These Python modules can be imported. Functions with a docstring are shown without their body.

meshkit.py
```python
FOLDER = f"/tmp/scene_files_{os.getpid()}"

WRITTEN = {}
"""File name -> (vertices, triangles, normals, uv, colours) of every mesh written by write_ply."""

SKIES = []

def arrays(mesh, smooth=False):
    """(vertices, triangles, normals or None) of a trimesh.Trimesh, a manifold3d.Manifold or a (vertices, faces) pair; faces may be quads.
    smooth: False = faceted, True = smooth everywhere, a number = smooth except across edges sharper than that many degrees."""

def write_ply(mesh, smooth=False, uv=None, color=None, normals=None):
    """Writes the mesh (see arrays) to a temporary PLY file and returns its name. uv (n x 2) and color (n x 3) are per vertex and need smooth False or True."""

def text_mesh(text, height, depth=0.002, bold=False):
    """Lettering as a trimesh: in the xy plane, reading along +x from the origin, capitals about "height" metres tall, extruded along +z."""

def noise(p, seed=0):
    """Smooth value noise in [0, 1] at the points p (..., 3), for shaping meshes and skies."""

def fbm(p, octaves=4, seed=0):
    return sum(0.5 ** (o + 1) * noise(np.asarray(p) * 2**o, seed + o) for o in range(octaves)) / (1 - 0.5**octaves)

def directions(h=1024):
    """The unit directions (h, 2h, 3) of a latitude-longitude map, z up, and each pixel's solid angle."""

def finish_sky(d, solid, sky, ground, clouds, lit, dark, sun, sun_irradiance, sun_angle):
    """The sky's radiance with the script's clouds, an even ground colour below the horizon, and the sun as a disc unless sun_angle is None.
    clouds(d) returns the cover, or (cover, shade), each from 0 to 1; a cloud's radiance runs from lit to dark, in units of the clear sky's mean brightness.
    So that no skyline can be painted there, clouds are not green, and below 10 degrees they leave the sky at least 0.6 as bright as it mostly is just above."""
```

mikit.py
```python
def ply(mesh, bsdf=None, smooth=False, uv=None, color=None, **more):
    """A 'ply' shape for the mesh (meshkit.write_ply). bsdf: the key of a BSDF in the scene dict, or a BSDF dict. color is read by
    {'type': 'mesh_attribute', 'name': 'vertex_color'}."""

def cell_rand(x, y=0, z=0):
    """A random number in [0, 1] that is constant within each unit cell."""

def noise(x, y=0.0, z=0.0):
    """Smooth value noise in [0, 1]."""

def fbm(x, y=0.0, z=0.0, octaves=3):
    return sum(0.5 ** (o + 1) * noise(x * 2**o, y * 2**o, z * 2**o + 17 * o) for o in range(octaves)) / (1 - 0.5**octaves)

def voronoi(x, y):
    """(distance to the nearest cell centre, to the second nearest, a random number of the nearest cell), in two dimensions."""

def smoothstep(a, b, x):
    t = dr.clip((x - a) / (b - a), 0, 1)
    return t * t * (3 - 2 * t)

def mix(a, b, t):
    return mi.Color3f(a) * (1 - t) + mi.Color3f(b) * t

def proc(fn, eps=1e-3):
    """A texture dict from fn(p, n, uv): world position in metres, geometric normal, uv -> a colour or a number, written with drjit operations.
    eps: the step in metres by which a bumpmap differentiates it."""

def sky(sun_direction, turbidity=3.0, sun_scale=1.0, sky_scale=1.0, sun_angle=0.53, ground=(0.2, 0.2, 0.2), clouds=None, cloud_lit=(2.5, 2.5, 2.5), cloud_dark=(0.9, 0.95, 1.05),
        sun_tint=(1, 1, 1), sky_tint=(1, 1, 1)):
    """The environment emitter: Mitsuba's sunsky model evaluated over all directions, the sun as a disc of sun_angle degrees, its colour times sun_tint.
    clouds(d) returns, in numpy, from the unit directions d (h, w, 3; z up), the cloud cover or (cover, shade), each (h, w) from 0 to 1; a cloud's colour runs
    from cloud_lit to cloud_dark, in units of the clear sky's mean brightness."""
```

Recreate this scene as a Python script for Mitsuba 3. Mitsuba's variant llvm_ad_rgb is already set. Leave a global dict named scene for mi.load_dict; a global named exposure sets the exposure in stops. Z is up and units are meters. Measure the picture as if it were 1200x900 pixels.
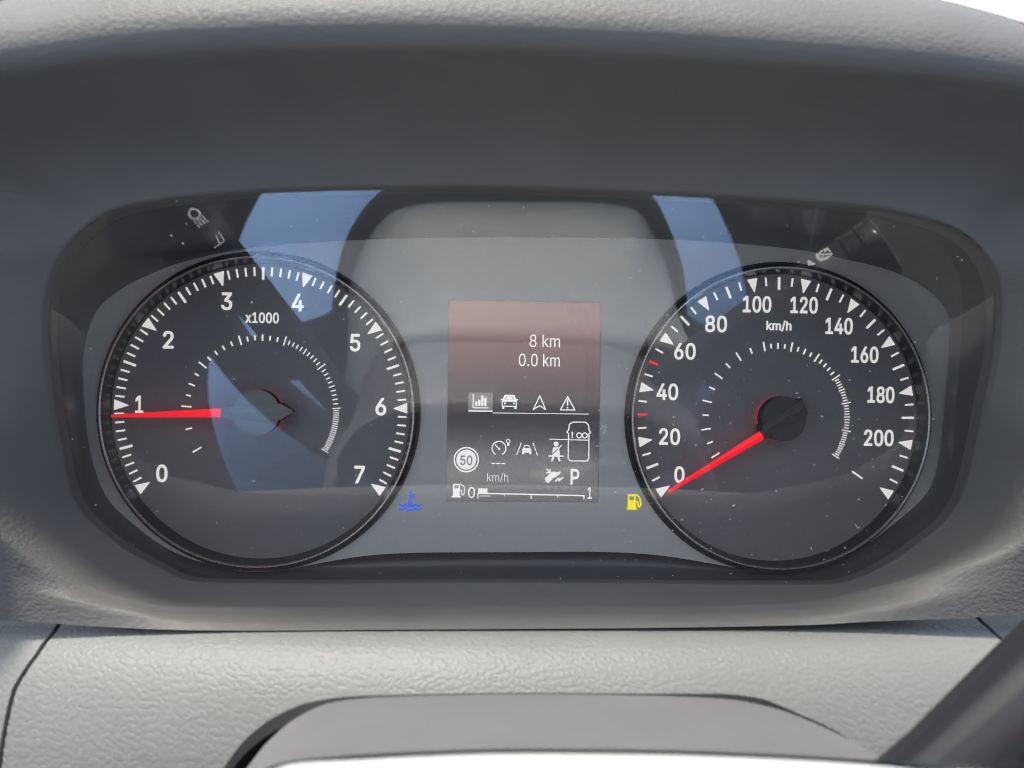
import math, random
import numpy as np, trimesh, mitsuba as mi, mikit, meshkit, drjit as dr
from scipy.interpolate import PchipInterpolator
from shapely.geometry import Polygon, LineString, Point, box as sbox
from shapely.ops import unary_union
from shapely import affinity

random.seed(7); rng = np.random.default_rng(7)
scene, labels = {}, {}
T = mi.ScalarTransform4f

# ---------------------------------------------------------------- camera, sky, exposure
# Everything is laid out in the cluster's own frame (x right, y forward, z up along the dial faces) and
# then tilted back by TILT, as the cluster stands in the car.
TILT = math.radians(25)
_c, _s = math.cos(TILT), math.sin(TILT)
RT = np.array([[1, 0, 0], [0, _c, _s], [0, -_s, _c]])
CAM = np.array([-.0160, -.2841, .0143]); YAW, PITCH, ROLL = .0421, -.0117, .0141
FPX = 924.0
def _axes():
    cy, sy, cp, sp, cr, sr = math.cos(YAW), math.sin(YAW), math.cos(PITCH), math.sin(PITCH), math.cos(ROLL), math.sin(ROLL)
    f = np.array([sy * cp, cy * cp, sp]); r = np.array([cy, -sy, 0]); u = np.cross(r, f)
    return np.array([cr * r + sr * u, -sr * r + cr * u, f])
CM = _axes()
_o, _f, _u = RT @ CAM, RT @ CM[2], RT @ CM[1]
scene['camera'] = {'type': 'thinlens', 'aperture_radius': .0011, 'focus_distance': .285,
                   'fov': math.degrees(2 * math.atan(600 / FPX)), 'fov_axis': 'x', 'near_clip': .004, 'far_clip': 2000.0,
                   'to_world': T().look_at(origin=_o.tolist(), target=(_o + _f).tolist(), up=_u.tolist())}
exposure = 2.85
scene['sky'] = mikit.sky((-.20, .11, 1.0), turbidity=7, sun_angle=8.0, ground=(.05, .05, .05), sun_tint=(.90, 1.0, 1.12), sun_scale=.53, sky_scale=1.6, sky_tint=(1.10, 1.0, .86))
def glow(*c):
    k = 2.0 ** -exposure
    return {'type': 'area', 'sampling_weight': 0.02, 'radiance': {'type': 'rgb', 'value': [float(x) * k for x in c]}}

# measuring: from the photograph's pixels to points in the cluster's frame
def pray(px, py):
    d = np.array([(px - 600) / FPX, (450 - py) / FPX, 1.0]) @ CM
    return d / d[1]
def bp(px, py, y=0.0):
    return CAM + pray(px, py) * (y - CAM[1])
LT = math.radians(20); LY, LZ = -.018, -.056
LN = np.array([0, -math.cos(LT), -math.sin(LT)])
def bplens(px, py, off=0.0):
    d = pray(px, py); P0 = np.array([0, LY, LZ]) + LN * off
    return CAM + d * (((P0 - CAM) @ LN) / (d @ LN))

# ---------------------------------------------------------------- helpers
def numbered(k):
    if k not in scene: return k
    i = 1
    while f'{k}_{i:03d}' in scene: i += 1
    return f'{k}_{i:03d}'
def rotv(mesh):
    if isinstance(mesh, (tuple, list)):
        v, f = np.asarray(mesh[0], float), np.asarray(mesh[1], int)
        if f.shape[1] == 4: f = np.vstack([f[:, [0, 1, 2]], f[:, [0, 2, 3]]])
        mesh = trimesh.Trimesh(v, f, process=False)
    m = mesh.copy(); m.vertices = m.vertices @ RT.T
    return m
def add(key, mesh, bsdf, smooth=False, parent=None, lab=None, **more):
    if parent: key = parent + '__' + key
    key = numbered(key); mesh = rotv(mesh)
    if bsdf in ('m_surround', 'm_cowl', 'm_hubpad', 'm_dash', 'm_knee'):      # open sheets: their front is the side towards the driver
        w = mesh.face_normals * mesh.area_faces[:, None]
        if (w * (RT @ np.array([0, -.28, .15]) - mesh.triangles_center)).sum() < 0: mesh.faces = mesh.faces[:, ::-1].copy()
    scene[key] = mikit.ply(mesh, bsdf, smooth, **more)
    if lab: labels[key] = {'label': lab}
    return key
def top(key, label, cat, group=None, kind=None):
    labels[key] = {'label': label, 'category': cat}
    if group: labels[key]['group'] = group
    if kind: labels[key]['kind'] = kind
    return key
cat = trimesh.util.concatenate
def flat(geom, y, t=.0004):
    """A drawn shape (metres, x and z of the cluster's frame), t thick, its front face at y (towards the driver = smaller y)."""
    gs = [g for g in getattr(geom, 'geoms', [geom]) if g.area > 0]
    m = cat([trimesh.creation.extrude_polygon(g, t, engine='earcut') for g in gs])
    v = m.vertices.copy(); m.vertices = np.stack([v[:, 0], y + t - v[:, 2], v[:, 1]], 1)
    return m
def text(s, cx, cz, w, h, y, t=.0004, bold=True):
    m = meshkit.text_mesh(s, .01, t, bold)
    v = m.vertices.copy(); lo, hi = v.min(0), v.max(0)
    x = (v[:, 0] - (lo[0] + hi[0]) / 2) / (hi[0] - lo[0]) * w + cx
    z = (v[:, 1] - (lo[1] + hi[1]) / 2) / (hi[1] - lo[1]) * h + cz
    m.vertices = np.stack([x, y + t - v[:, 2], z], 1)
    return m
def loft(rings, closed=True):
    rings = [np.asarray(r) for r in rings]; n = len(rings[0])
    v = np.vstack(rings); f = []
    for a in range(len(rings) - 1):
        for i in range(n if closed else n - 1):
            j = (i + 1) % n
            f.append((a * n + i, a * n + j, (a + 1) * n + j, (a + 1) * n + i))
    return v, np.array(f)
def spline(pts, n, closed=True):
    pts = np.asarray(pts, float)
    if closed:
        k = len(pts); ext = np.vstack([pts[-4:], pts, pts[:4]]); t = np.arange(-4, k + 4)
        return PchipInterpolator(t, ext)(np.arange(n) * k / n)
    return PchipInterpolator(np.arange(len(pts)), pts)(np.linspace(0, len(pts) - 1, n))
def catmull(pts, n):
    pts = np.asarray(pts, float); k = len(pts); t = np.arange(n) * k / n; i = np.floor(t).astype(int); u = (t - i)[:, None]
    p0, p1, p2, p3 = (pts[(i + o) % k] for o in (-1, 0, 1, 2))
    return .5 * (2 * p1 + (p2 - p0) * u + (2 * p0 - 5 * p1 + 4 * p2 - p3) * u**2 + (3 * p1 - p0 - 3 * p2 + p3) * u**3)
def revolve(profile, cx, cz, n=160):
    """profile: (radius, y) pairs, turned about the y axis through (cx, cz)."""
    a = np.arange(n) * 2 * math.pi / n
    return loft([np.stack([cx + r * np.sin(a), 0 * a + y, cz + r * np.cos(a)], 1) for r, y in profile])
def tube(path, rad, n=20, cap=True, flatten=1.0, up=(0, 0, 1), square=0.0):
    path = np.asarray(path, float); rad = np.broadcast_to(rad, len(path)); rings = []
    for i, p in enumerate(path):
        d = path[min(i + 1, len(path) - 1)] - path[max(i - 1, 0)]; d /= np.linalg.norm(d)
        a = np.cross(d, up); a /= np.linalg.norm(a); b = np.cross(a, d)
        th = np.arange(n) * 2 * math.pi / n
        q = 1 + square * (np.cos(2 * th) ** 2 * .16 - .08) * 2
        rings.append(p + rad[i] * ((q * np.cos(th))[:, None] * a + flatten * (q * np.sin(th))[:, None] * b))
    v, f = loft(rings); f = [list(q) for q in f]; m = trimesh.Trimesh(v, np.vstack([np.array(f)[:, [0, 1, 2]], np.array(f)[:, [0, 2, 3]]]), process=False)
    if cap:
        caps = []
        for r, c, s in ((rings[0], path[0], 1), (rings[-1], path[-1], -1)):
            k = np.arange(n); ff = np.stack([k, (k + 1) % n, 0 * k + n], 1)[:, ::-s]
            caps.append(trimesh.Trimesh(np.vstack([r, c]), ff, process=False))
        m = cat([m] + caps)
    return m
def rbox(lo, hi, r=.004, seg=16):
    import manifold3d as mf
    lo, hi = np.asarray(lo, float) + r, np.asarray(hi, float) - r
    s = [mf.Manifold.sphere(r, seg).translate([float(x), float(y), float(z)]) for x in (lo[0], hi[0]) for y in (lo[1], hi[1]) for z in (lo[2], hi[2])]
    m = mf.Manifold.batch_hull(s).to_mesh()
    return trimesh.Trimesh(m.vert_properties[:, :3], m.tri_verts)

# ---------------------------------------------------------------- materials
def rgb(*c): return {'type': 'rgb', 'value': list(map(float, c))}
def prin(c, rough, spec=.5, **k):
    return {'type': 'twosided', 'bsdf': {'type': 'principled', 'base_color': c if isinstance(c, dict) else rgb(*c), 'roughness': rough, 'specular': spec, **k}}
def bump(b, fn, scale, eps):
    return {'type': 'twosided', 'bsdf': {'type': 'bumpmap', 'arbitrary': mikit.proc(fn, eps), 'scale': scale, 'bsdf': b['bsdf']}}
fbm, noise, voronoi, smoothstep, mix = mikit.fbm, mikit.noise, mikit.voronoi, mikit.smoothstep, mikit.mix
def grain(p, n, uv): return fbm(p.x * 1350, p.y * 1350, p.z * 1350, 2)
def wear(a, b, s):
    return mikit.proc(lambda p, n, uv: mix(a, b, fbm(p.x * s, p.y * s, p.z * s, 3)))
scene['m_surround'] = bump(prin(wear((.124, .121, .117), (.144, .141, .136), 60), .58, .42), grain, .00026, .00018)
def leather_relief(u, v):
    """Height in 0..1 of a pebbled leather grain at surface positions u, v in metres."""
    from scipy.spatial import cKDTree
    q = np.stack([u, v, 0 * u], -1)
    u = u + .0006 * (meshkit.noise(q * 420, 3) - .5); v = v + .0006 * (meshkit.noise(q * 420, 8) - .5)
    c = .00125; gr = np.random.default_rng(11)
    gx, gy = np.meshgrid(np.arange(u.min() - .01, u.max() + .01, c), np.arange(v.min() - .01, v.max() + .01, c * 1.7))
    pts = np.stack([gx.ravel(), gy.ravel()], 1) + gr.uniform(-.5, .5, (gx.size, 2)) * c * [1.0, 1.7]
    d, i = cKDTree(pts / [1, 1.7]).query(np.stack([u.ravel(), v.ravel() / 1.7], 1), k=2)
    e = np.clip((d[:, 1] - d[:, 0]) / (c * .55), 0, 1); h = e * e * (3 - 2 * e) * (.7 + .3 * gr.random(len(pts))[i[:, 0]])
    return h.reshape(u.shape)
scene['m_dash'] = prin(wear((.190, .196, .190), (.220, .225, .219), 40), .50, .40)
scene['m_knee'] = prin((.10, .102, .10), .6, .4)
scene['m_gap'] = prin((.012, .012, .014), .7, .3)
scene['m_black'] = prin((.065, .066, .070), .36, .5)
scene['m_ring'] = prin((.018, .020, .024), .30, .5)
scene['m_wall'] = prin((.075, .077, .082), .32, .6)
scene['m_chrome'] = {'type': 'twosided', 'bsdf': {'type': 'roughconductor', 'material': 'none', 'alpha': .18, 'specular_reflectance': rgb(.75, .76, .78)}}
def speck(p, n, uv): return mix((.195, .194, .198), (.225, .224, .228), noise(p.x * 2600, p.y * 2600, p.z * 2600))
scene['m_dial'] = prin(mikit.proc(speck), .6, .3)
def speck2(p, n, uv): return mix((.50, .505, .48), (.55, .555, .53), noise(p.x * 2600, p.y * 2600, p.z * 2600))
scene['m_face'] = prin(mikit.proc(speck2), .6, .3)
scene['m_white'] = prin((.80, .78, .74), .6, .3)
scene['m_redpaint'] = prin((.6, .03, .03), .5, .4)
scene['m_red'] = prin((.75, .02, .03), .35, .5)
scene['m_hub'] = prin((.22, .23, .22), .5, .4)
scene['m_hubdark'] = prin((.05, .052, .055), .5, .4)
scene['m_hubside'] = prin((.012, .012, .014), .4, .4)
scene['m_screen'] = {'type': 'twosided', 'bsdf': {'type': 'blendbsdf', 'weight': .20, 'a': prin((.02, .021, .028), .15, .5)['bsdf'], 'b': {'type': 'roughconductor', 'material': 'none', 'alpha': .035}}}
scene['m_screenink'] = prin((.3, .3, .3), .5, .3)
scene['m_blue'] = prin((.02, .08, .5), .5, .3)
scene['m_yellow'] = prin((.6, .5, .02), .5, .3)
scene['m_lens'] = {'type': 'thindielectric', 'int_ior': 1.74, 'ext_ior': 1.0}
scene['m_cowl'] = bump(prin(wear((.125, .123, .130), (.150, .148, .156), 50), .46, .8), grain, .00018, .00018)
scene['m_stalk'] = prin((.022, .022, .026), .24, .45)
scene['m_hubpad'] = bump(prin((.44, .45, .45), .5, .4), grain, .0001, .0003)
scene['m_rim'] = prin((.015, .015, .016), .45, .5)
def denim(p, n, uv): return mix((.26, .46, .84), (.33, .54, .90), fbm(p.x * 25, p.y * 6, p.z * 25, 3))
scene['m_denim'] = prin(mikit.proc(denim), .8, .2)
scene['m_seat'] = prin((.03, .03, .033), .7, .3)
scene['m_seatpink'] = prin((.80, .42, .36), .7, .3)
scene['m_carpet'] = prin((.03, .03, .03), .9, .1)
scene['m_lining'] = prin((.30, .29, .28), .9, .1)
scene['m_dust'] = prin((.88, .88, .86), .9, .2)

# ---------------------------------------------------------------- dashboard surround (hood, side walls, lower lip)
K0 = [(600,221),(450,221),(330,224),(250,229),(180,237),(133,248),(100,268),(77,293),(60,330),(53,372),(54,415),(61,480),(70,527),(78,570),(92,600),(115,623),
      (149,648),(187,668),(222,682),(300,685),(450,685),(600,684),(750,685),(880,686),(967,686),(1005,680),(1050,658),(1100,622),(1122,598),(1135,570),(1146,528),
      (1155,482),(1165,433),(1171,385),(1171,345),(1163,313),(1143,286),(1113,267),(1073,254),(1027,245),(950,238),(800,229)]
K1 = [(600, 56, -0.105),(400, 54, -0.105),(200, 61, -0.104),(60, 76, -0.1),(-60, 98, -0.094),(-130, 150, -0.086),(-165, 210, -0.079),(-219, 270, -0.082),(-245, 330, -0.083),(-235, 390, -0.086),(-202, 450, -0.088),(-116, 520, -0.086),(-55, 570, -0.074),(-12, 610, -0.066),(22, 641, -0.0615),(62, 668, -0.057),(110, 691, -0.0525),(160, 705, -0.0495),(210, 712, -0.0475),(300, 712, -0.0465),(450, 712, -0.0465),(600, 711, -0.0465),(750, 711, -0.0465),(880, 709, -0.0465),(960, 703, -0.0475),(1010, 692, -0.0495),(1060, 680, -0.0525),(1120, 663, -0.057),(1180, 641, -0.0615),(1215, 615, -0.066),(1255, 575, -0.074),(1306, 520, -0.086),(1374, 460, -0.088),(1405, 390, -0.086),(1415, 330, -0.083),(1393, 270, -0.082),(1350, 215, -0.079),(1305, 160, -0.086),(1235, 112, -0.094),(1130, 91, -0.1),(1000, 79, -0.104),(800, 65, -0.105)]
NK, NR = len(K0), 504
ring0 = catmull([bplens(*k, .001) for k in K0], NR)
ring1 = catmull([bp(*k) for k in K1], NR)
def weight(fn):            # a value along the contour, given at the key points
    return catmull(np.array([[fn(i)] for i in range(NK)], float), NR)
isbot = weight(lambda i: 1.0 if 12 <= i <= 30 else 0.0); istop = weight(lambda i: 1.0 if (i <= 6 or i >= 36) else 0.0)
isside = np.clip(1 - isbot - istop, 0, 1)
def mixring(b, t, s): return isbot * b + istop * t + isside * s
lip = ring0 + np.array([0, .007, 0])
steps = []
for t in (0, .04, .2, .4, .6, .8, .95, 1):
    bulge = 4 * t * (1 - t)
    r = ring0 * (1 - t) + ring1 * t
    r = r + mixring(np.array([0, .0015, -.0012]), np.array([0, .008, .004]), np.array([0, .004, 0])) * bulge
    steps.append(r)
sx = np.sign(ring1[:, :1])
# ridge, crease and lower edge of the lip; the hood's rounded front and its top running forward
K2 = {12:(-60,648),13:(-30,668),14:(2,690),15:(45,697),16:(100,707),17:(150,716),18:(205,726),19:(300,730),20:(450,731),21:(600,731),22:(750,730),23:(880,727),24:(960,722),25:(1010,716),26:(1060,709),
      27:(1120,698),28:(1180,690),29:(1225,680),30:(1270,660)}
K3 = {12:(-60,724),13:(-30,726),14:(0,727),15:(40,729),16:(80,732),17:(130,735),18:(200,738),19:(300,739),20:(450,738),21:(600,737),22:(750,736),23:(880,734),24:(960,732),25:(1010,729),26:(1060,727),
      27:(1120,725),28:(1180,721),29:(1225,718),30:(1270,714)}
def botring(tab, y0, y1):
    out = []
    for i in range(NK):
        j = min(max(i, 12), 30); w = max(0, 1 - min(abs(j - 12), abs(j - 30)) / 7.0)
        out.append(bp(*tab[j], y0 + (y1 - y0) * w) if 12 <= i <= 30 else bp(*K1[i]))
    return catmull(out, NR)
b2, b3 = botring(K2, -.0555, -.064), botring(K3, -.0585, -.061)
fr1 = ring1 + mixring(np.array([0, -.0012, -.0012]), np.array([0, -.002, .004]), sx * np.array([.004, 0, 0]) + np.array([0, -.001, 0]))
side = np.array([.030, .02, 0]); tops = [(-.0015, .009), (.004, .0165), (.014, .0245), (.03, .0345), (.06, .0520), (.10, .074), (.15, .10), (.20, .118)]
R = [lip] + steps + [fr1]
for k, (ty, tz) in enumerate(tops):
    u = (k + 1) / len(tops)
    bt = fr1 * (1 - min(1, u * 1.6)) + b2 * min(1, u * 1.6) if u < .625 else (b2 * (1 - (u - .625) / .375) + b3 * ((u - .625) / .375))
    tp = ring1 + np.array([0, ty, tz])
    sd = ring1 + sx * np.array([.012 + .10 * u, 0, 0]) + np.array([0, .03 * u, .02 * u])
    R.append(isbot * bt + istop * tp + isside * sd)
add('dashboard_surround', loft(R), 'm_surround', 40)
top('dashboard_surround', 'dark grey grained plastic hood and bezel enclosing the instrument cluster', 'dashboard hood')

# ---------------------------------------------------------------- dash pad below, three panels
prof = np.array([(.03, -.0586), (-.02, -.0588), (-.045, -.0589), (-.0585, -.0595), (-.0645, -.0614), (-.0695, -.0652), (-.0738, -.0708), (-.0772, -.0782), (-.0798, -.088), (-.0812, -.102), (-.0818, -.140)])
pp = spline(prof, 500, False); arc = np.concatenate([[0], np.cumsum(np.linalg.norm(np.diff(pp, axis=0), axis=1))])
def seam(side_pts):      # x of a seam as a function of y, measured at the surface
    return side_pts
def surf_point(px, py):
    d = pray(px, py); best = None
    ys = np.linspace(.02, -.10, 600); zz = CAM[2] + d[2] * (ys - CAM[1]); ps = np.interp(-ys, -pp[:, 0], pp[:, 1])
    k = np.argmax(zz > ps) if (zz > ps).any() else 300
    k = np.argmin(np.abs(zz - ps) + (ys < -.099) * 9)
    return CAM + d * (ys[k] - CAM[1])
sl = np.array([surf_point(*q) for q in ((65, 731), (45, 752), (24, 778), (8, 800), (-5, 822))])
sr = np.array([surf_point(*q) for q in ((1157, 728), (1170, 739), (1185, 751), (1200, 763))])
def seamx(s, y):
    o = np.argsort(s[:, 0]) if False else np.argsort(s[:, 1]); ys, xs = s[o, 1], s[o, 0]
    k = (xs[-1] - xs[0]) / (ys[-1] - ys[0]) * .5
    return np.interp(y, ys, xs) + np.where(y < ys[0], (y - ys[0]) * k, 0) + np.where(y > ys[-1], (y - ys[-1]) * k, 0)
xl, xr = seamx(sl, pp[:, 0]), seamx(sr, pp[:, 0])
def pad_panel(xa, xb, name, lo, hi, lab=None):
    n = int((xb - xa).max() / .00042); t = np.linspace(0, 1, n); t = np.concatenate([[0, 0], [0.0004, .0012, .003], t[1:-1], [.997, .9988, .9996], [1, 1]])
    w = (xb - xa)
    drop = np.zeros(len(t)); drop[0] = drop[-1] = -.006; drop[1] = drop[-2] = -.0010; drop[2] = drop[-3] = -.0004; drop[3] = drop[-4] = -.0001
    X = xa[:, None] + w[:, None] * t[None]; Nn = np.gradient(pp, axis=0); Nn = np.stack([Nn[:, 1], -Nn[:, 0]], 1); Nn /= np.linalg.norm(Nn, axis=1)[:, None]
    vis = (arc > .040) & (arc < .150); h = np.zeros(X.shape); h[vis] = leather_relief(X[vis], np.broadcast_to(arc[:, None], X.shape)[vis])
    drop = drop[None] + .00015 * h - .00007
    bend = .009 * np.minimum(1.4, (X / .15) ** 2) * np.clip((arc - .062) / .03, 0, 1)[:, None]
    V = np.stack([X, pp[:, :1] + bend + Nn[:, :1] * drop, pp[:, 1:] + Nn[:, 1:] * drop], -1)
    uv = np.stack([X, np.broadcast_to(arc[:, None], X.shape)], -1).reshape(-1, 2)
    a, b = X.shape; i, j = np.meshgrid(np.arange(a - 1), np.arange(b - 1), indexing='ij'); q = (i * b + j).ravel()
    return add(name, (V.reshape(-1, 3), np.stack([q, q + 1, q + b + 1, q + b], 1)), 'm_dash', True, 'dashboard_pad', lab, uv=uv)
g = .00035
pad_panel(xl + g, xr - g, 'panel', 0, 0)
pad_panel(xl * 0 - .21, xl - g, 'panel', 0, 0)
pad_panel(xr + g, xr * 0 + .21, 'panel', 0, 0)
add('seam_backing', loft([np.stack([0 * pp[:, 0] + x, pp[:, 0] + .0165, pp[:, 1] - .004], 1) for x in (-.205, .205)], False), 'm_gap', False, 'dashboard_pad')
kp = spline([(-.060, -.152), (-.094, -.156), (-.112, -.166), (-.132, -.186), (-.154, -.22), (-.170, -.27), (-.178, -.33), (-.178, -.44)], 40, False)
add('knee_panel', loft([np.stack([0 * kp[:, 0] + x, kp[:, 0], kp[:, 1]], 1) for x in np.linspace(-.36, .36, 30)], False), 'm_knee', True, 'dashboard_pad')
top('dashboard_pad', 'light grey leather-grained dashboard ledge running below the instrument cluster', 'dashboard')

# ---------------------------------------------------------------- instrument cluster
IC = 'instrument_cluster'
top(IC, 'black instrument cluster with two round gauges and a screen between them', 'instrument cluster')
CX, RT_ = .093, .0515
KF = [(600,226),(450,226),(330,229),(252,235),(190,243),(148,254),(118,272),(92,297),(75,332),(71,372),(72,415),(78,480),(86,527),(95,566),(108,590),(130,611),(163,635),(197,655),(230,671),
      (300,677),(450,678),(600,677),(750,678),(880,678),(955,675),(995,660),(1036,638),(1082,607),(1103,588),(1112,565),(1117,528),(1120,482),(1124,433),(1128,385),(1128,345),(1121,316),(1104,292),
      (1078,275),(1045,262),(1010,252),(945,244),(800,234)]
KM = [(600,278),(450,280),(330,287),(262,296),(205,310),(168,325),(140,340),(118,358),(104,385),(98,415),(97,445),(100,490),(104,525),(116,565),(130,590),(152,610),(180,630),(205,645),(240,657),
      (310,668),(440,648),(600,645),(755,647),(905,669),(955,660),(990,648),(1025,630),(1062,602),(1085,580),(1097,558),(1105,525),(1110,482),(1114,433),(1116,395),(1113,375),(1105,358),(1090,342),
      (1068,328),(1040,316),(1000,306),(930,292),(790,281)]
YF = -.0022
fr0 = catmull([bplens(*k, -.0015) for k in K0], NR)
fr_in = catmull([bplens(*k, -.012) * .999 for k in KF], NR)
mk = catmull([bp(*k, YF) for k in KM], NR)
add('lens_frame', loft([fr0 + [0, .004, 0], fr0, fr0 * .6 + fr_in * .4 + [0, -.0006, 0], fr_in]), 'm_black', 50, IC)
w_ = [fr_in * (1 - t) + mk * t + np.array([0, .004, 0]) * 4 * t * (1 - t) for t in np.linspace(0, 1, 10)]
add('housing_wall', loft(w_ + [mk + [0, .004, 0]]), 'm_wall', 40, IC)
# faceplate: the flat panel with the two dial wells and the screen opening cut out
scr = (-.0271, .0277, -.0313, .0407)
fp = Polygon(mk[:, [0, 2]]).buffer(.0006)
for s in (-1, 1): fp = fp.difference(Point(s * CX, 0).buffer(.0546, 64))
fp = fp.difference(sbox(scr[0], scr[2], scr[1], scr[3]))
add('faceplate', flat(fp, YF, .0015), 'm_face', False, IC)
# dials
def P0(px, py): return bp(px, py, 0.0)
def dial(part, side, nmaj, half, minor):
    cx = side * CX
    a = np.arange(128) * 2 * math.pi / 128
    face = add(part, flat(Point(cx, 0).buffer(.0530, 48), 0, .001), 'm_dial', False, IC)
    add(part + '_ring', revolve([(.0524, .0003), (.0530, -.0030), (.0536, -.0052), (.0541, -.0056), (.0547, -.0050), (.0551, -.0030), (.0556, -.0026), (.0565, -.0026)], cx, 0, 200), 'm_ring', 35, IC)
    add(part + '_trim', revolve([(.0537, -.0056), (.0540, -.0060), (.0543, -.0060), (.0545, -.0056)], cx, 0, 200), 'm_chrome', 35, IC, lab='thin bright trim ring')
    return face
tacho = dial('tachometer', -1, 7, 123.2, 10)
speedo = dial('speedometer', 1, 11, 122.9, 4)
labels[tacho] = {'label': 'left dark dial numbered 0 to 7 times 1000'}
labels[speedo] = {'label': 'right dark dial numbered 0 to 200 km/h'}
def radial(cx, ang, r0, r1, w0, w1=None):
    w1 = w0 if w1 is None else w1; a = math.radians(ang); e = np.array([math.sin(a), math.cos(a)]); n = np.array([e[1], -e[0]])
    return Polygon([tuple(np.array([cx, 0]) + e * r + n * w) for r, w in ((r0, -w0 / 2), (r0, w0 / 2), (r1, w1 / 2), (r1, -w1 / 2))])
INK = glow(.62, .60, .56); INKR = glow(.75, .03, .03)
def ticks(face, cx, half, n, sub):
    for i in range(n * sub + 1):
        ang = -half + 2 * half * i / (n * sub)
        if i % sub == 0:
            add('triangle_mark', flat(radial(cx, ang, RT_, RT_ - .0049, .0038, .0002), -.0003), 'm_white', False, face, emitter=INK)
        elif i % (sub // 2) == 0:
            red = cx > 0 and i // sub in (1, 2) and i % sub == sub // 2
            add('half_mark', flat(radial(cx, ang, RT_ - .0002, RT_ - (.0036 if red else .0047), .00085), -.0003), 'm_redpaint' if red else 'm_white', False, face, emitter=INKR if red else INK)
        else:
            add('fine_mark', flat(radial(cx, ang, RT_ - .0002, RT_ - .0033, .00062), -.0003), 'm_white', False, face, emitter=INK)
ticks(tacho, -CX, 123.2, 7, 10); ticks(speedo, CX, 122.9, 11, 4)
def inner(face, cx, half, divs, r):
    n = len(divs)
    for k, d in enumerate(divs):
        for j in range(d + (k == n - 1)):
            ang = -half + 2 * half * (k + j / d) / n
            L = .0030 if j == 0 or j == d else (.0021 if (d % 2 == 0 and j == d // 2) else .0016)
            if d >= 15: L = .0027 if j in (0, d) else .0019
            add('inner_mark', flat(radial(cx, ang, r + L / 2 * (1.1 if j else 1.3), r - L / 2, .00030 if d >= 20 else .00038 if d >= 10 else .00052), -.0003), 'm_white', False, face, emitter=INK)
inner(tacho, -CX, 121.5, [2, 4, 5, 6, 10, 10, 20], .0262)
inner(speedo, CX, 122.0, [2, 2, 2, 2, 2, 4, 4, 5, 10, 10, 12], .0262)
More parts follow.
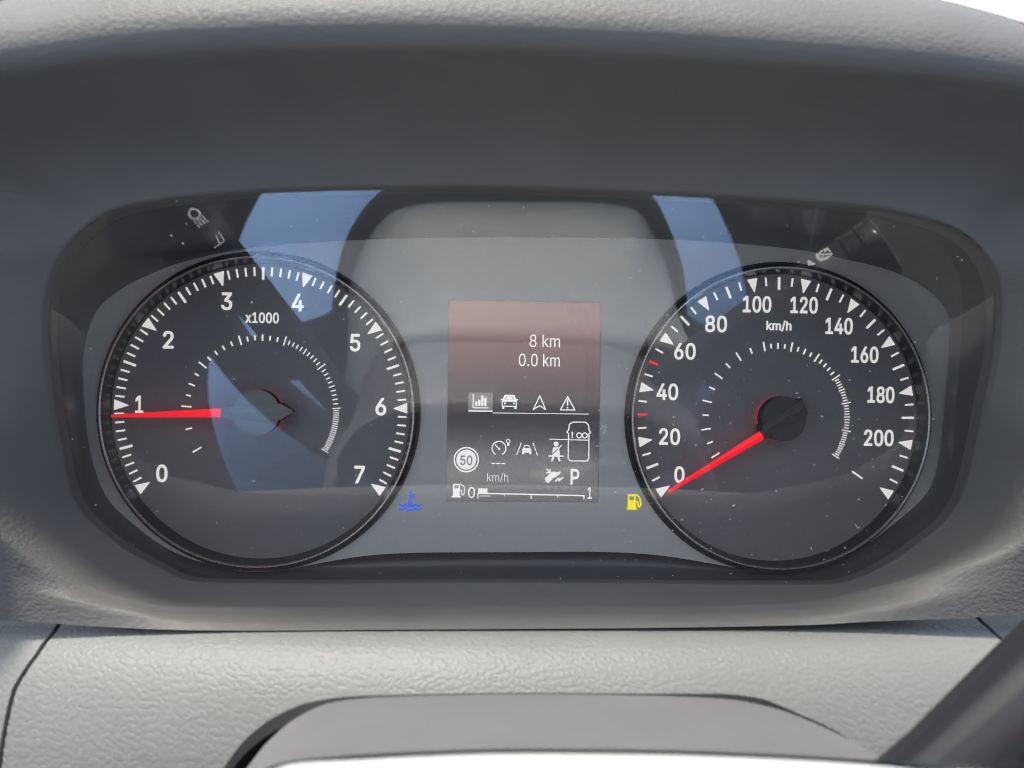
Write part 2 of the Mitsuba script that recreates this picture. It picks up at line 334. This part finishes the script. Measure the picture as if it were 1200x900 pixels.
add('inner_mark', flat(radial(CX, 124.2, .0345, .0392, .0006), -.0003), 'm_white', False, speedo, emitter=INK)
def numeral(face, s, px, py, w, h, name='numeral', y=-.0003):
    p = P0(px, py); k = .2841 / FPX
    add(name, text(s, p[0], p[2], w * k, h * k, y), 'm_white', False, face, emitter=INK)
for s, x, y, w in (('0', 190, 554.5, 12.5), ('1', 163.5, 474, 9), ('2', 197.5, 398, 12), ('3', 266, 353, 12.5), ('4', 349, 354.5, 13.5), ('5', 416.5, 401.5, 12), ('6', 446.5, 476.5, 12.5), ('7', 421.5, 556, 12)):
    numeral(tacho, s, x, y, w, 20.5)
numeral(tacho, 'x1000', 307.5, 372.3, 38, 12.5, 'unit_lettering')
for s, x, y, w in (('0', 796, 556, 12), ('20', 784.5, 511.5, 25), ('40', 782, 459, 25.5), ('60', 802.5, 411.5, 25.5), ('80', 839, 379.5, 26), ('100', 887, 356.5, 34), ('120', 942, 357.5, 33), ('140', 983, 382, 33), ('160', 1013, 415.5, 33), ('180', 1032, 462.5, 32.5), ('200', 1029.5, 513, 36)):
    numeral(speedo, s, x, y, w, 20)
numeral(speedo, 'km/h', 912.5, 382, 30, 13, 'unit_lettering')

# needles
def needle(part, cx, tip_px, root_px, tail_px, face, mat):
    yb, yt = -.0038, -.0068
    h = np.array([cx, 0])
    tip, root, tail = bp(*tip_px, yt)[[0, 2]], bp(*root_px, yt)[[0, 2]], bp(*tail_px, yt)[[0, 2]]
    d = (tip - root) / np.linalg.norm(tip - root); n = np.array([d[1], -d[0]])
    def bar(a, b, wa, wb, y0, y1, yr):
        # a ridged bar: flat underside, raised centre line
        q = []
        for p, w in ((a, wa), (b, wb)):
            for o, y in ((-1, y0), (-1, y1), (0, yr), (1, y1), (1, y0)):
                s = p + n * o * w / 2; q.append((s[0], y, s[1]))
        q = np.array(q); F = [(0, 1, 6, 5), (1, 2, 7, 6), (2, 3, 8, 7), (3, 4, 9, 8), (4, 0, 5, 9)]
        tri = [t for a_, b_, c_, d_ in F for t in ((a_, b_, c_), (a_, c_, d_))] + [(0, 2, 1), (0, 3, 2), (0, 4, 3), (5, 6, 7), (5, 7, 8), (5, 8, 9)]
        return trimesh.Trimesh(q, np.array(tri), process=False)
    hub = Point(*h).buffer(.0080, 32)
    tl = Polygon([tuple(root - d * .0002 + n * .0015), tuple(h + d * .0085 + n * .0022), tuple(h - d * .0085 + n * .0029), tuple(tail), tuple(h - d * .0085 - n * .0029), tuple(h + d * .0085 - n * .0022), tuple(root - d * .0002 - n * .0015)])
    key = add(part, cat([flat(hub.buffer(-.0003), -.0074, .0008), flat(hub.intersection(hub), -.0071, .0004)]), mat, False, IC)
    add('hub_side', flat(hub.union(Polygon(list(tl.exterior.coords))), -.0067, .0042), 'm_hubside', False, key)
    add('tail', cat([bar(root - d * .0001, h + d * .0075, .0030, .0046, -.0060, -.0080, -.0086), bar(h + d * .0075, h - d * .0082, .0046, .0056, -.0060, -.0080, -.0086), bar(h - d * .0082, tail, .0056, .0010, -.0060, -.0080, -.0084)]), mat, False, key)
    add('pointer', bar(root, tip, .0031, .0010, yb - .0020, yt, yt - .0007), 'm_red', False, key, lab='glowing red pointer', emitter=glow(.85, .006, .016))
    add('glow_ring', revolve([(.0074, -.0003), (.0074, -.0023)], cx, 0, 64), 'm_red', False, key, emitter=glow(22, .1, 1.6))
    return key
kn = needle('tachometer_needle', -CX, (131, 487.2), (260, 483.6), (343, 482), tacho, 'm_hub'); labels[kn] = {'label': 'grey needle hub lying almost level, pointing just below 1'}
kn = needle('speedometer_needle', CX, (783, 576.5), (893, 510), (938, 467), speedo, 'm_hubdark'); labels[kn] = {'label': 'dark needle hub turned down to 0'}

# screen
YS = -.0012
disp = add('screen', flat(sbox(*[scr[i] for i in (0, 2, 1, 3)]), YS, .001), 'm_screen', False, IC, lab='rectangular screen showing kilometres and icons', emitter=glow(.020, .021, .030))
SX, SZ = (scr[1] - scr[0]) / 555.0, (scr[3] - scr[2]) / 725.0
def D(geom): return affinity.affine_transform(geom, [SX, 0, 0, -SZ, scr[0] - 75 * SX, scr[3] + 74 * SZ])
WHT = glow(.80, .80, .80); GRY = glow(.16, .16, .17)
def ink(name, geom, e=WHT, y=YS - .0003): return add(name, flat(D(geom), y, .0003), 'm_screenink', False, disp, emitter=e)
def dtext(name, s, x0, y0, x1, y1, e=WHT, bold=False, y=YS - .0003):
    return add(name, text(s, scr[0] + ((x0 + x1) / 2 - 75) * SX, scr[3] - ((y0 + y1) / 2 - 74) * SZ, (x1 - x0) * SX, (y1 - y0) * SZ, y, .0003, bold), 'm_screenink', False, disp, emitter=e)
def ln(w, *p): return LineString(p).buffer(w / 2, 6)
def circ(x, y, r): return Point(x, y).buffer(r, 24)
U = lambda *g: unary_union(g)
dtext('odometer_reading', '8 km', 370, 193, 481, 238); dtext('trip_reading', '0.0 km', 332, 262, 481, 308)
ink('tab_highlight', sbox(150, 405, 239, 470), glow(.13, .11, .11))
ink('bar_chart_icon', U(ln(3.5, (168, 412), (168, 460), (222, 460)), *[sbox(x, y, x + 8, 453) for x, y in ((175, 438), (186, 432), (197, 416), (208, 424))]), y=YS - .0006)
ink('tab_underline', U(sbox(150, 469, 239, 474.5), sbox(239, 477, 590, 479.5)))
ink('car_icon', U(Polygon([(275, 432), (283, 414), (316, 414), (324, 432)]).buffer(2).difference(Polygon([(283, 429), (288, 419), (311, 419), (316, 429)])).union(Polygon([(286, 428), (290, 420), (309, 420), (313, 428)])),
     sbox(272, 433, 327, 456).difference(sbox(276, 437, 323, 452)), sbox(273, 456, 281, 463), sbox(318, 456, 326, 463), circ(283, 443, 3.5), circ(316, 443, 3.5), sbox(268, 427, 274, 431), sbox(325, 427, 331, 431)))
ink('navigation_arrow_icon', LineString([(410, 414), (387, 464), (410, 450), (432, 464), (410, 414)]).buffer(2, 3))
ink('warning_triangle_icon', U(LineString([(512, 416), (486, 464), (539, 464), (512, 416)]).buffer(2, 3), sbox(509.5, 426, 514.5, 448), circ(512, 456, 3)))
sg = ink('speed_limit_icon', U(circ(146, 648, 46).difference(circ(146, 648, 41)), circ(146, 648, 36)))
dtext('speed_limit_number', '50', 124, 632, 168, 668, glow(.16, .16, .17), True, YS - .0006)
ink('cruise_icon', U(circ(264, 606, 27).difference(circ(264, 606, 23)).difference(Polygon([(264, 606), (245, 640), (283, 640)])), ln(3.5, (262, 606), (250, 593)), circ(265, 608, 3.5), circ(297, 580, 8).difference(circ(297, 580, 5)), sbox(293, 588, 301, 597)))
ink('lane_icon', U(ln(3.5, (345, 586), (329, 628)), *[ln(3.5, (388 + 16 * a, 586 + 42 * a), (388 + 16 * b, 586 + 42 * b)) for a, b in ((0, .25), (.4, .62), (.78, 1))], Polygon([(352, 605), (357, 593), (373, 593), (378, 605), (382, 609), (382, 626), (374, 626), (374, 621), (356, 621), (356, 626), (348, 626), (348, 609)]).difference(Polygon([(355, 604), (359, 596), (371, 596), (375, 604)]))))
ink('set_speed_dashes', U(*[sbox(x, 659, x + 14, 663) for x in (237, 255, 273)])); dtext('speed_unit', 'km/h', 222, 694, 299, 730, glow(.6, .6, .62))
ink('seat_belt_icon', U(circ(472, 588, 9), Polygon([(462, 600), (482, 600), (488, 632), (456, 632)]).difference(ln(4, (455, 628), (490, 596))), ln(5, (446, 632), (498, 632)), ln(7, (463, 634), (458, 648)), ln(7, (480, 634), (486, 648)), ln(3, (480, 606), (492, 592))))
ink('seat_plan_icon', U(LineString([(517, 550), (517, 640), (524, 649), (586, 649), (592, 640), (592, 550), (598, 545), (592, 536), (589, 516), (578, 508), (532, 508), (520, 516), (517, 536), (511, 545), (517, 550)]).buffer(2), ln(3, (448, 571), (590, 573)), ln(5, (531, 545), (531, 556)), circ(531, 563, 2.8), circ(556, 556, 11).difference(circ(556, 556, 7)), circ(577, 556, 11).difference(circ(577, 556, 7))))
ink('pedal_icon', U(Polygon([(432, 714), (462, 688), (486, 692), (470, 706), (446, 730), (436, 726)]), ln(7, (470, 706), (487, 691)), ln(5, (472, 722), (484, 712), (484, 722), (498, 709)), ln(5, (440, 680), (452, 692)), ln(4, (452, 680), (452, 692), (440, 692))))
dtext('gear_letter', 'P', 527, 678, 559, 735, WHT, True)
ink('fuel_pump_icon', U(sbox(99, 736, 124, 783).difference(sbox(104, 741, 119, 752)), sbox(95, 780, 128, 785), ln(3, (126, 736), (140, 746), (140, 772), (132, 776), (130, 760), (125, 758))))
dtext('gauge_zero', '0', 154, 747, 179, 786); dtext('gauge_one', '1', 590, 745, 606, 786)
ink('fuel_gauge_scale', U(ln(4, (190, 769), (577, 775)), ln(4, (190, 769), (190, 787)), ln(4, (577, 775), (577, 787)), ln(4, (384, 772), (384, 786)), ln(3, (286, 771), (286, 780)), ln(3, (481, 774), (481, 782))))
ink('fuel_gauge_level', sbox(190, 752, 224, 767)); ink('fuel_gauge_ghost', sbox(228, 756, 577, 767), glow(.05, .05, .06)); ink('fuel_gauge_shade', sbox(196, 775, 236, 782), glow(.3, .3, .3))
# warning lights on the faceplate
def F(geom, x0, y0, s):   # 3 px of the drawing = 1 px of the photograph
    k = .2841 / FPX / s; p = bp(x0, y0, YF)
    return affinity.affine_transform(geom, [k, 0, 0, -k, p[0], p[2]])
wave = lambda y: LineString([(-36, y), (-28, y + 5), (-19, y - 2), (-10, y + 5), (0, y + 3), (10, y + 5), (19, y - 2), (28, y + 5), (36, y)]).buffer(2.4)
add('coolant_warning_light', flat(F(U(ln(8, (0, -32), (0, 6)), circ(0, 10, 7), ln(4, (6, -25), (12, -25)), ln(4, (6, -15), (12, -15)), wave(12), wave(25)).difference(ln(2.0, (0, -26), (0, 8))), 481, 587.5, 3), YF - .0003), 'm_blue', False, IC, lab='small blue coolant temperature symbol', emitter=glow(.015, .10, .72))
add('fuel_warning_light', flat(F(U(sbox(-22, -26, 6, 24).difference(sbox(-17, -20, 1, -6)), sbox(-26, 21, 10, 27), ln(4.5, (8, -26), (20, -14), (24, 8), (20, 18), (14, 14), (13, 0), (6, -2))), 743, 588, 3), YF - .0003), 'm_yellow', False, IC, lab='small yellow fuel pump symbol', emitter=glow(.80, .66, .004))
# clear cover
lp = np.array([bplens(*k, -.0006) for k in K0]); lp = catmull(lp, 168)
cen = lp.mean(0); k = np.arange(168)
add('clear_cover', trimesh.Trimesh(np.vstack([lp, cen]), np.stack([k, (k + 1) % 168, 0 * k + 168], 1), process=False), 'm_lens', False, IC, lab='clear reflecting plastic cover over both gauges')

# ---------------------------------------------------------------- steering column cowl
def archring(pts, y, n=60):
    p = spline([bp(*q, y) for q in pts], n, False); return p
back = [(255, 960), (290, 898), (318, 862), (352, 834), (392, 817), (440, 812), (600, 808), (760, 810), (850, 814), (900, 823), (960, 846), (1010, 872), (1060, 905), (1090, 960)]
A0 = archring(back, -.108)
SHL = np.array([(-.108, -.26), (-.104, -.20), (-.098, -.150), (-.090, -.118), (-.078, -.098)]); SHR = SHL[::-1] * [-1, 1] + [.012, 0]
mid = A0[(A0[:, 2] > -.080)]
A0 = np.vstack([np.stack([SHL[:, 0], 0 * SHL[:, 0] - .108, SHL[:, 1]], 1), mid, np.stack([SHR[:, 0], 0 * SHR[:, 0] - .108, SHR[:, 1]], 1)])
def arch(y, dz, sxx): return np.stack([(A0[:, 0] - .010) * sxx + .010, 0 * A0[:, 0] + y, A0[:, 2] + dz], 1)
add('steering_column_cowl__shell', loft([arch(-.106, -.0035, .965), arch(-.108, -.0008, .99), arch(-.111, 0, 1), arch(-.125, .0012, 1.0), arch(-.145, .0022, .995), arch(-.163, .0028, .985), arch(-.168, -.02, .94)], False), 'm_cowl', 40)
left = [(230, 960), (262, 900), (288, 866), (322, 840), (362, 823), (400, 817), (440, 815), (600, 812), (760, 813), (842, 813), (884, 817), (940, 838), (1000, 870), (1060, 960)]
B0 = archring(left, -.1045)
add('steering_column_cowl__gaiter', loft([B0 + [0, .012, -.014], B0, B0 * [.99, 1, 1] + [0, -.003, -.002]], False), 'm_gap', 40)
top('steering_column_cowl', 'grey arched steering column shroud at the bottom edge in front of the ledge', 'steering column cover')

# ---------------------------------------------------------------- stalks
def stalk(key, a, b, r, marks, label):
    a, b = np.array(a), np.array(b); d = (b - a) / np.linalg.norm(b - a)
    L = np.linalg.norm(b - a)
    def at(s): return a + d * s
    upv = np.cross(d, np.cross([0, -1, 0], d))
    add(key + '__lever', tube([at(s) for s in (0, .02, L * .5, L - .0190, L - .0150)], [r * .60, r * .62, r * .84, r, r * .99], 48, up=(0, -1, 0)), 'm_stalk', 35)
    add(key + '__collar', tube([at(s) for s in (L - .0147, L - .0143, L - .0086, L - .0082)], [r * .98, r * 1.01, r * 1.02, r], 40, up=(0, -1, 0)), 'm_stalk', 35)
    add(key + '__end_cap', tube([at(s) for s in (L - .0079, L - .0075, L - .0025, L - .0006, L)], [r * .93, r * 1.04, r * 1.04, r * .97, r * .86], 40, up=(0, -1, 0)), 'm_stalk', 35)
    return at, d
def marks_on(key, at, d, r, side, s0, shapes):
    # printed symbols on the lever's flank, on small raised pads
    n = np.array(side, float); n -= d * (n @ d); n /= np.linalg.norm(n); t = np.cross(n, d)
    for s, (name, g) in zip(s0, shapes):
        m = cat([trimesh.creation.extrude_polygon(q, .0004, engine='earcut') for q in getattr(g, 'geoms', [g])]); m = m.subdivide().subdivide()
        v = m.vertices * [.0013, .0013, 1]; ang = v[:, 1] / r
        rr = r * (1.005) + v[:, 2]
        m.vertices = at(s) + v[:, :1] * d + rr[:, None] * (np.cos(ang)[:, None] * n + np.sin(ang)[:, None] * t)
        add(key + '__symbol', m, 'm_dust')
at, d = stalk('wiper_stalk', (.0595, -.136, -.0735), (.152, -.140, .006), .0135, None, '')
marks_on('wiper_stalk', at, d, .0130, (-.85, .05, .60), [.100], [('wiper', U(Point(0, 0).buffer(2.6).difference(Point(0, 0).buffer(1.5)), ln(.6, (-2, -2), (2, 2)), ln(.6, (-2, 2), (2, -2)), Polygon([(-5, -2), (-3.6, 2), (-6, 1)])))])
top('wiper_stalk', 'dark round wiper stalk with pale edge highlight crossing the bottom right corner', 'control stalk')
at, d = stalk('light_stalk', (-.074, -.142, -.102), (-.191, -.2135, .0254), .0135, None, '')
marks_on('light_stalk', at, d, .0130, (.35, .55, .75), [.108, .121, .133], [('a', U(ln(.6, (-2, -2), (-2, 2)), ln(.6, (-2, 0), (1, 1)), ln(.6, (-2, 2), (1.5, 2.5)))),
         ('b', U(Point(1, 0).buffer(2.2).difference(Point(1, 0).buffer(1.3)), *[ln(.6, (-3.5, y), (-1, y)) for y in (-1.6, -.5, .6, 1.7)])), ('c', U(ln(.6, (-1.5, -2), (0, 2), (1.5, -2)), ln(.6, (-1, -.5), (1, -.5))))])
top('light_stalk', 'dark round headlight stalk, with white lamp symbols, left of the column', 'control stalk')

# ---------------------------------------------------------------- steering wheel (hub pad in view, the rest mirrored in the cover)
hp = np.array([bp(*q, -.150) for q in ((250, 960), (290, 912), (340, 892), (450, 883), (600, 878), (750, 879), (900, 884), (1050, 893), (1150, 900), (1230, 925), (1290, 980))])
hp = spline(hp, 60, False)
hp2 = spline([(-.105, -.20), (-.100, -.13), (-.090, -.080), (-.079, -.055), (-.060, -.036), (-.03, -.0315), (.006, -.0308), (.04, -.030), (.066, -.033), (.085, -.058), (.097, -.086), (.106, -.13), (.11, -.20)], 60, False)
rear = np.stack([hp2[:, 0], 0 * hp2[:, 0] - .246, hp2[:, 1]], 1)
def hring(t, y, k=1.0, dz=0.0):
    q = hp * (1 - t) + rear * t; c = np.array([.006, 0, -.12]); q = (q - c) * [k, 1, k] + c
    q[:, 1] = y; q[:, 2] += dz; return q
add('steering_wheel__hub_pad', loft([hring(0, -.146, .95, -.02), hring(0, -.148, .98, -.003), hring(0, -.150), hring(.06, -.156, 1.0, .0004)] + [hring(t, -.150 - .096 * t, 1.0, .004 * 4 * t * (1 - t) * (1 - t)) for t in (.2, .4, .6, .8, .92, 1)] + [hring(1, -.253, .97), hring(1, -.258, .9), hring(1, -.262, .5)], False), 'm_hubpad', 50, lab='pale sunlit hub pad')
add('steering_wheel__hub_trim', tube(rear + [0, -.003, .002], .0075, 12, up=(0, 1, 0)), 'm_rim', True)
th = np.linspace(0, 2 * math.pi, 97)[:-1]; WC = np.array([.004, -.278, -.078]); WR = .198
wt = math.radians(6); ex, ez = np.array([1, 0, 0]), np.array([0, -math.sin(wt), math.cos(wt)])
rimrings = []
for a in th:
    e = math.sin(a) * ex + math.cos(a) * ez; nn = np.cross(ex, ez); b = np.arange(20) * 2 * math.pi / 20
    rimrings.append(WC + e * WR + .0145 * (np.cos(b)[:, None] * e + np.sin(b)[:, None] * nn))
v, f = loft(rimrings + [rimrings[0]]); add('steering_wheel__rim', (v, f), 'm_rim', True)
for a in (118, -118, 180):
    e = math.sin(math.radians(a)) * ex + math.cos(math.radians(a)) * ez
    add('steering_wheel__spoke', tube([WC + e * .07 + [0, .03, 0], WC + e * .12 + [0, .025, 0], WC + e * (WR - .004)], [.030, .022, .018], 20, flatten=.55, up=(0, -1, 0)), 'm_rim', 40)
top('steering_wheel', 'steering wheel whose pale sunlit hub pad fills the bottom edge', 'steering wheel')

# ---------------------------------------------------------------- what the cover mirrors: the driver's seat and blue trousers
RAD = [.092, .094, .090, .082, .078, .074, .066, .060]
def leg(s):
    if s < 0: p = [(-.12, -.85, -.30), (-.150, -.68, -.275), (-.168, -.55, -.268), (-.168, -.43, -.272), (-.163, -.365, -.285), (-.160, -.355, -.34), (-.155, -.39, -.48), (-.15, -.40, -.70)]
    else: p = [(.11, -.85, -.30), (.130, -.74, -.275), (.150, -.64, -.265), (.165, -.56, -.268), (.172, -.50, -.29), (.176, -.49, -.36), (.18, -.50, -.50), (.18, -.50, -.70)]
    p = spline(p, 40, False)
    return tube(p, np.interp(np.linspace(0, 7, 40), np.arange(8), RAD), 28, up=(1, 0, 0))
add('trousers', cat([leg(-1), leg(1), tube([(-.13, -.84, -.30), (.13, -.84, -.30)], [.10, .10], 24, up=(0, 1, 0))]), 'm_denim', True)
top('trousers', 'blue denim trousers of the seated driver, showing as blue patches mirrored in the cover', 'trousers')
seat = add('driver_seat__cushion', rbox((-.27, -.95, -.54), (.27, -.46, -.39), .04), 'm_seat', 40)
bk = rbox((-.26, -.06, .19), (.26, .06, .80), .05); lb = rbox((-.25, -.05, -.10), (.25, .05, .188), .04)
bk.apply_transform(trimesh.transformations.rotation_matrix(math.radians(45), [1, 0, 0])); bk.apply_translation([0, -.80, -.16])
add('driver_seat__backrest', bk, 'm_seatpink', 40)
lb.apply_transform(trimesh.transformations.rotation_matrix(math.radians(45), [1, 0, 0])); lb.apply_translation([0, -.80, -.16])
add('driver_seat__lumbar', lb, 'm_seat', 40)
top('driver_seat', 'driver seat with dusty pink backrest, a warm tint mirrored in the screen', 'car seat')
add('car_floor', rbox((-.9, -1.6, -.80), (.9, .5, -.74), .01), 'm_carpet', 40)
labels['car_floor'] = {'label': 'dark carpeted car floor below the seat', 'category': 'floor', 'kind': 'structure'}

# the cabin's roof lining and rear partition: they keep the sky above and behind the driver off the cluster
def world_box(key, lo, hi, r, mat):
    m = rbox(lo, hi, r); m.vertices = m.vertices @ RT; return add(key, m, mat, 40)
world_box('roof_lining', (-.80, -2.2, .60), (.80, -1.02, .64), .015, 'm_lining')
top('roof_lining', 'grey cabin roof lining above the driver seat', 'roof lining')
world_box('cabin_partition', (-.80, -1.55, -.90), (.80, -1.50, .585), .012, 'm_seat')
top('cabin_partition', 'dark partition wall behind the driver seat', 'partition')
# ---------------------------------------------------------------- dust on the cover
quads = []
for i in range(330):
    px, py = rng.uniform(70, 1130), rng.uniform(235, 680)
    if i > 170: px, py = rng.uniform(700, 1060), rng.uniform(420, 685)
    c = bplens(px, py, .0002); s = .00010 + .00022 * rng.random() ** 4; a = rng.uniform(0, 3.14)
    e1 = np.array([1, 0, 0]); e2 = np.cross(LN, e1)
    ca, sa = math.cos(a), math.sin(a)
    m = trimesh.creation.icosphere(0, 1.0); v = m.vertices * [s * (1 + 1.2 * rng.random() ** 3), s, s * .5]
    m.vertices = c + np.outer(v[:, 0] * ca - v[:, 1] * sa, e1) + np.outer(v[:, 0] * sa + v[:, 1] * ca, e2) + np.outer(v[:, 2], LN); quads.append(m)
def hair(pts): return tube([bplens(x, y, .0003) for x, y in pts], .00009, 6)
quads += [hair([(704, 503), (707, 499), (710, 500), (709, 505), (707, 509)]), hair([(1002, 614), (1005, 619), (1008, 617)])]
add('dust', cat(quads), 'm_dust')
labels['dust'] = {'label': 'white dust specks scattered over the clear cover', 'category': 'dust', 'kind': 'stuff'}
